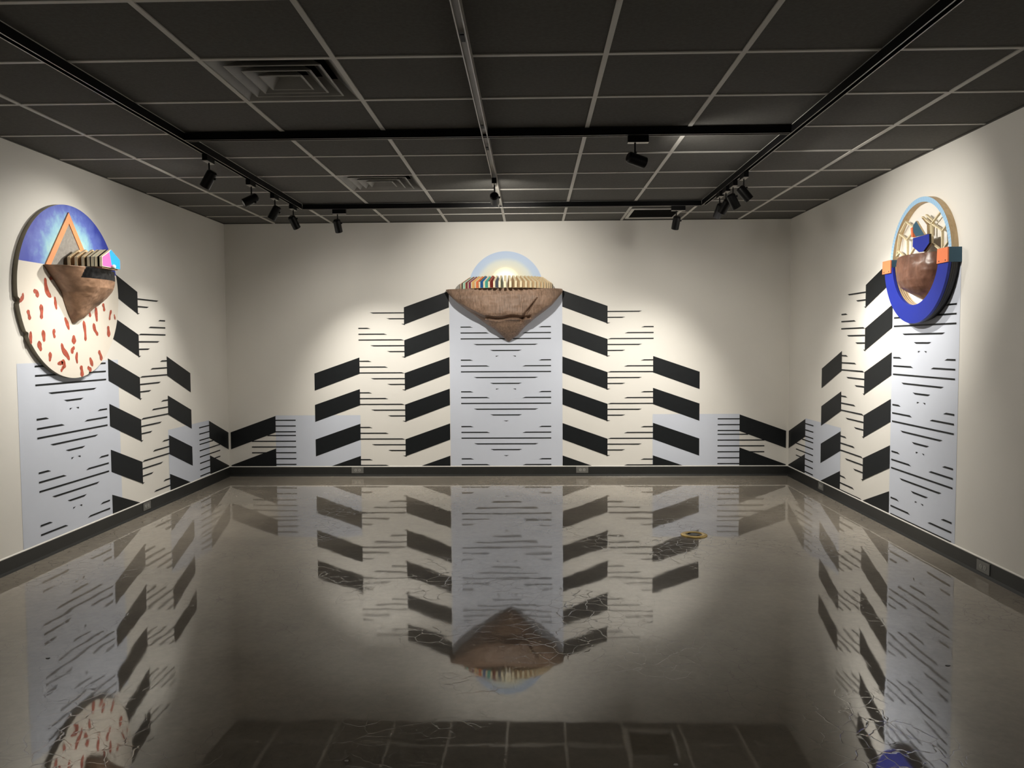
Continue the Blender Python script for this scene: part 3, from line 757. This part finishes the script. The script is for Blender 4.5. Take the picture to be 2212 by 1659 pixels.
for a, b in STRIPS:
    A2, B2 = Vector(a), Vector(b); d = (B2-A2).normalized(); nn = Vector((-d.y, d.x))*.0045
    q = [A2-nn, B2-nn, B2+nn, A2+nn]
    bm = bmesh.new(); poly_prism(bm, [Pr(p.x, p.y, .029) for p in q], [Pr(p.x, p.y, .044) for p in q]); link('lattice_strip', bm, M['ply_edge'], rs)
def slab(nm, pts, o0, o1, m, side=None, label=None):
    bm = bmesh.new(); poly_prism(bm, [Pr(u, z, o0) for u, z in pts], [Pr(u, z, o1) for u, z in pts], (0, 1, 1))
    o = link(nm, bm, [m, side or m], rs)
    if label: o['label'] = label
slab('polygon_plate', [(-2.817,2.233),(-2.775,2.207),(-2.780,2.163),(-2.818,2.125),(-2.932,2.125)], .056, .070, M['teal'], M['ply'], 'teal plate')
slab('polygon_plate', [(-2.800,2.238),(-2.815,2.251),(-2.861,2.247),(-2.937,2.188),(-2.943,2.127),(-2.911,2.128)], .044, .056, M['white'], M['ply'], 'white plate')
slab('polygon_plate', [(-2.820,2.115),(-3.038,2.114),(-3.041,2.055),(-2.965,2.008),(-2.907,2.010),(-2.817,2.058)], .076, .090, M['ultramarine'], M['black'], 'ultramarine plate')
slab('polygon_plate', [(-2.740,2.195),(-2.765,2.197),(-2.775,2.128),(-2.754,2.130)], .044, .070, M['orange'], None, 'small orange plate')
# the U: several layers
UC = (-2.822, 1.985)
for o0, o1, ro, ri in ((.001, .013, .438, .330), (.016, .028, .442, .330), (.031, .043, .446, .330), (.046, .058, .449, .328)):
    bm = ring(Pr, UC, ri, ro, PI+.10, 2*PI-.10, o0, o1, None, 110, 2); link('black_layer', bm, [M['black'], M['black'], M['ply']], rs)
for o0, o1 in ((.013, .016), (.028, .031), (.043, .046), (.058, .062)):
    bm = ring(Pr, UC, .334, .436, PI+.10, 2*PI-.10, o0, o1, None, 110); link('spacer_layer', bm, [M['groove'], M['groove']], rs)
bm = ring(Pr, UC, .326, .452, PI+.12, 2*PI-.12, .062, .080, None, 130); tag(link('blue_u_face', bm, [M['ultramarine'], M['ultramarine']], rs), 'ultramarine front of the U')
for cu in (-2.423, -3.208):
    s0 = .067
    bm = bmesh.new(); q = [(cu-s0, 1.908), (cu+s0, 1.908), (cu+s0-.004, 2.002), (cu-s0+.002, 2.002)]
    poly_prism(bm, [Pr(u, z, .001) for u, z in q], [Pr(u, z, .082) for u, z in q]); blk = link('corner_block', bm, M['teal'], rs)
    bm = bmesh.new(); poly_prism(bm, [Pr(u, z, .082) for u, z in q], [Pr(u, z, .090) for u, z in q])
    fc = link('orange_face', bm, M['orange'], blk); fc['label'] = 'orange square face'
    for du in (-.04, .038):
        bm = bmesh.new(); cyl(bm, Matrix.Translation(Pr(cu+du, 1.921, .090)) @ Matrix.Rotation(-PI/2, 4, 'Y'), .0045, .0045, -.001, .0012, 12); link('screw', bm, M['dark_metal'], blk)
zt, zb = 1.998, 1.690
lt = [(zt, -3.060), (1.93, -3.070), (1.88, -3.060), (1.82, -3.030), (1.76, -2.985), (1.72, -2.92), (zb, -2.855)]
rt = [(zt, -2.560), (1.93, -2.555), (1.83, -2.565), (1.79, -2.60), (1.75, -2.68), (1.72, -2.760), (zb, -2.835)]
dt = [(zt, .140), (1.90, .143), (1.83, .143), (1.78, .120), (1.74, .085), (1.71, .045), (zb, .015)]
bm = hull_mesh(Pr, lt, rt, dt, zt, zb, .85, 60, 80, .003, None, 21, .002)
link('wooden_bowl', bm, M['bowl2'], rs, smooth=True)

# ------------------------------------------------------------------ outlets
def outlet(P, cu, cz, label, w=.064, h=.033):
    t = empty('wall_outlet', P(cu, cz-h, 0), label, 'outlet', 'grey wall outlets in the baseboards')
    bm = bmesh.new(); q = [(cu-w, cz-h), (cu+w, cz-h), (cu+w, cz+h), (cu-w, cz+h)]
    poly_prism(bm, [P(u, z, .0) for u, z in q], [P(u, z, .0115) for u, z in q]); link('cover_plate', bm, M['plate'], t)
    for du in (-.02, .02):
        bm = bmesh.new(); q = [(cu+du+.0145*math.cos(2*PI*k/20), cz+.0145*math.sin(2*PI*k/20)) for k in range(20)]
        poly_prism(bm, [P(u, z, .0114) for u, z in q], [P(u, z, .0135) for u, z in q]); s = link('socket', bm, M['socket'], t)
        bm = bmesh.new()
        for dz in (-.005, .005):
            q = [(cu+du-.004, cz+dz-.0012), (cu+du+.004, cz+dz-.0012), (cu+du+.004, cz+dz+.0012), (cu+du-.004, cz+dz+.0012)]
            poly_prism(bm, [P(u, z, .0133) for u, z in q], [P(u, z, .0139) for u, z in q])
        link('slots', bm, M['void'], s)
outlet(Pb, -1.593, .066, 'grey outlet in the back baseboard, left of the pale blue panel')
outlet(Pb, .808, .066, 'grey outlet in the back baseboard, right of the pale blue panel')
outlet(Pr, -.968, .062, 'grey outlet in the right baseboard near the far corner', .062, .031)
outlet(Pr, -3.603, .057, 'grey outlet in the right baseboard nearest the camera', .066, .033)
outlet(Pl, -1.836, .062, 'outlet in the left baseboard under the mural', .062, .031)

# ------------------------------------------------------------------ floor box
t = empty('floor_outlet', (1.458, -2.59, 0), 'round brass outlet ring set in the polished floor', 'floor outlet')
bm = bmesh.new(); lathe(bm, Matrix.Translation((1.458, -2.59, 0)), [(.096, .0002), (.0965, .004), (.093, .0075), (.066, .0095), (.060, .0085), (.058, .003), (.058, .0002)], 64)
link('brass_ring', bm, M['brass'], t, smooth=True)
bm = bmesh.new(); Mt = Matrix.Translation((1.458, -2.59, 0)); cyl(bm, Mt, .058, .058, .0004, .0035, 48); cyl(bm, Mt, .034, .034, .0035, .0065, 40)
link('cover', bm, M['dark_metal'], t)
bm = bmesh.new()
for a in (.6, 3.7): box(bm, -.012, .012, .040, .052, .0035, .007, Mt @ Matrix.Rotation(a, 4, 'Z'))
link('latch', bm, M['void'], t)

# bits of debris on the floor
def chip(x, y, r, m, nm, label, cat):
    bm = bmesh.new(); n = 7
    lp = [(r*(.6+.4*random.random())*math.cos(2*PI*k/n)*1.5, r*(.6+.4*random.random())*math.sin(2*PI*k/n)) for k in range(n)]
    poly_prism(bm, [Vector((x+a, y+b, .0002)) for a, b in lp], [Vector((x+a*.8, y+b*.8, .0025)) for a, b in lp])
    o = link(nm, bm, m); tag(o, label, cat)
chip(-1.920, -4.876, .010, M['black'], 'debris_chip', 'tiny black chip on the floor at the lower left', 'debris')
chip(-.359, -5.727, .006, M['white'], 'paint_chip', 'tiny white paint chip on the floor at the bottom edge, left of the middle', 'debris')
chip(.749, -5.735, .008, M['white'], 'paint_chip', 'tiny white paint chip on the floor at the bottom edge, right of the middle', 'debris')
chip(2.076, -4.914, .009, M['black'], 'debris_chip', 'tiny black chip on the floor at the lower right', 'debris')

# ------------------------------------------------------------------ camera, world, view
w = bpy.data.worlds.new('World'); bpy.context.scene.world = w; w.use_nodes = True
w.node_tree.nodes['Background'].inputs[0].default_value = (.02, .02, .02, 1)
cd = bpy.data.cameras.new('camera'); cam = bpy.data.objects.new('camera', cd); C.objects.link(cam)
cd.sensor_width = 36; cd.sensor_fit = 'HORIZONTAL'; cd.lens = 36*1692.267/2212; cd.clip_start = .05; cd.clip_end = 60
cam.location = (.2721, -8.2976, 1.409)
cam.rotation_euler = (1.519366, .005668, .024557)
sc = bpy.context.scene; sc.camera = cam
sc.view_settings.view_transform = 'Standard'; sc.view_settings.look = 'None'; sc.view_settings.gamma = 1
sc.view_settings.use_curve_mapping = False; sc.view_settings.exposure = 0.2
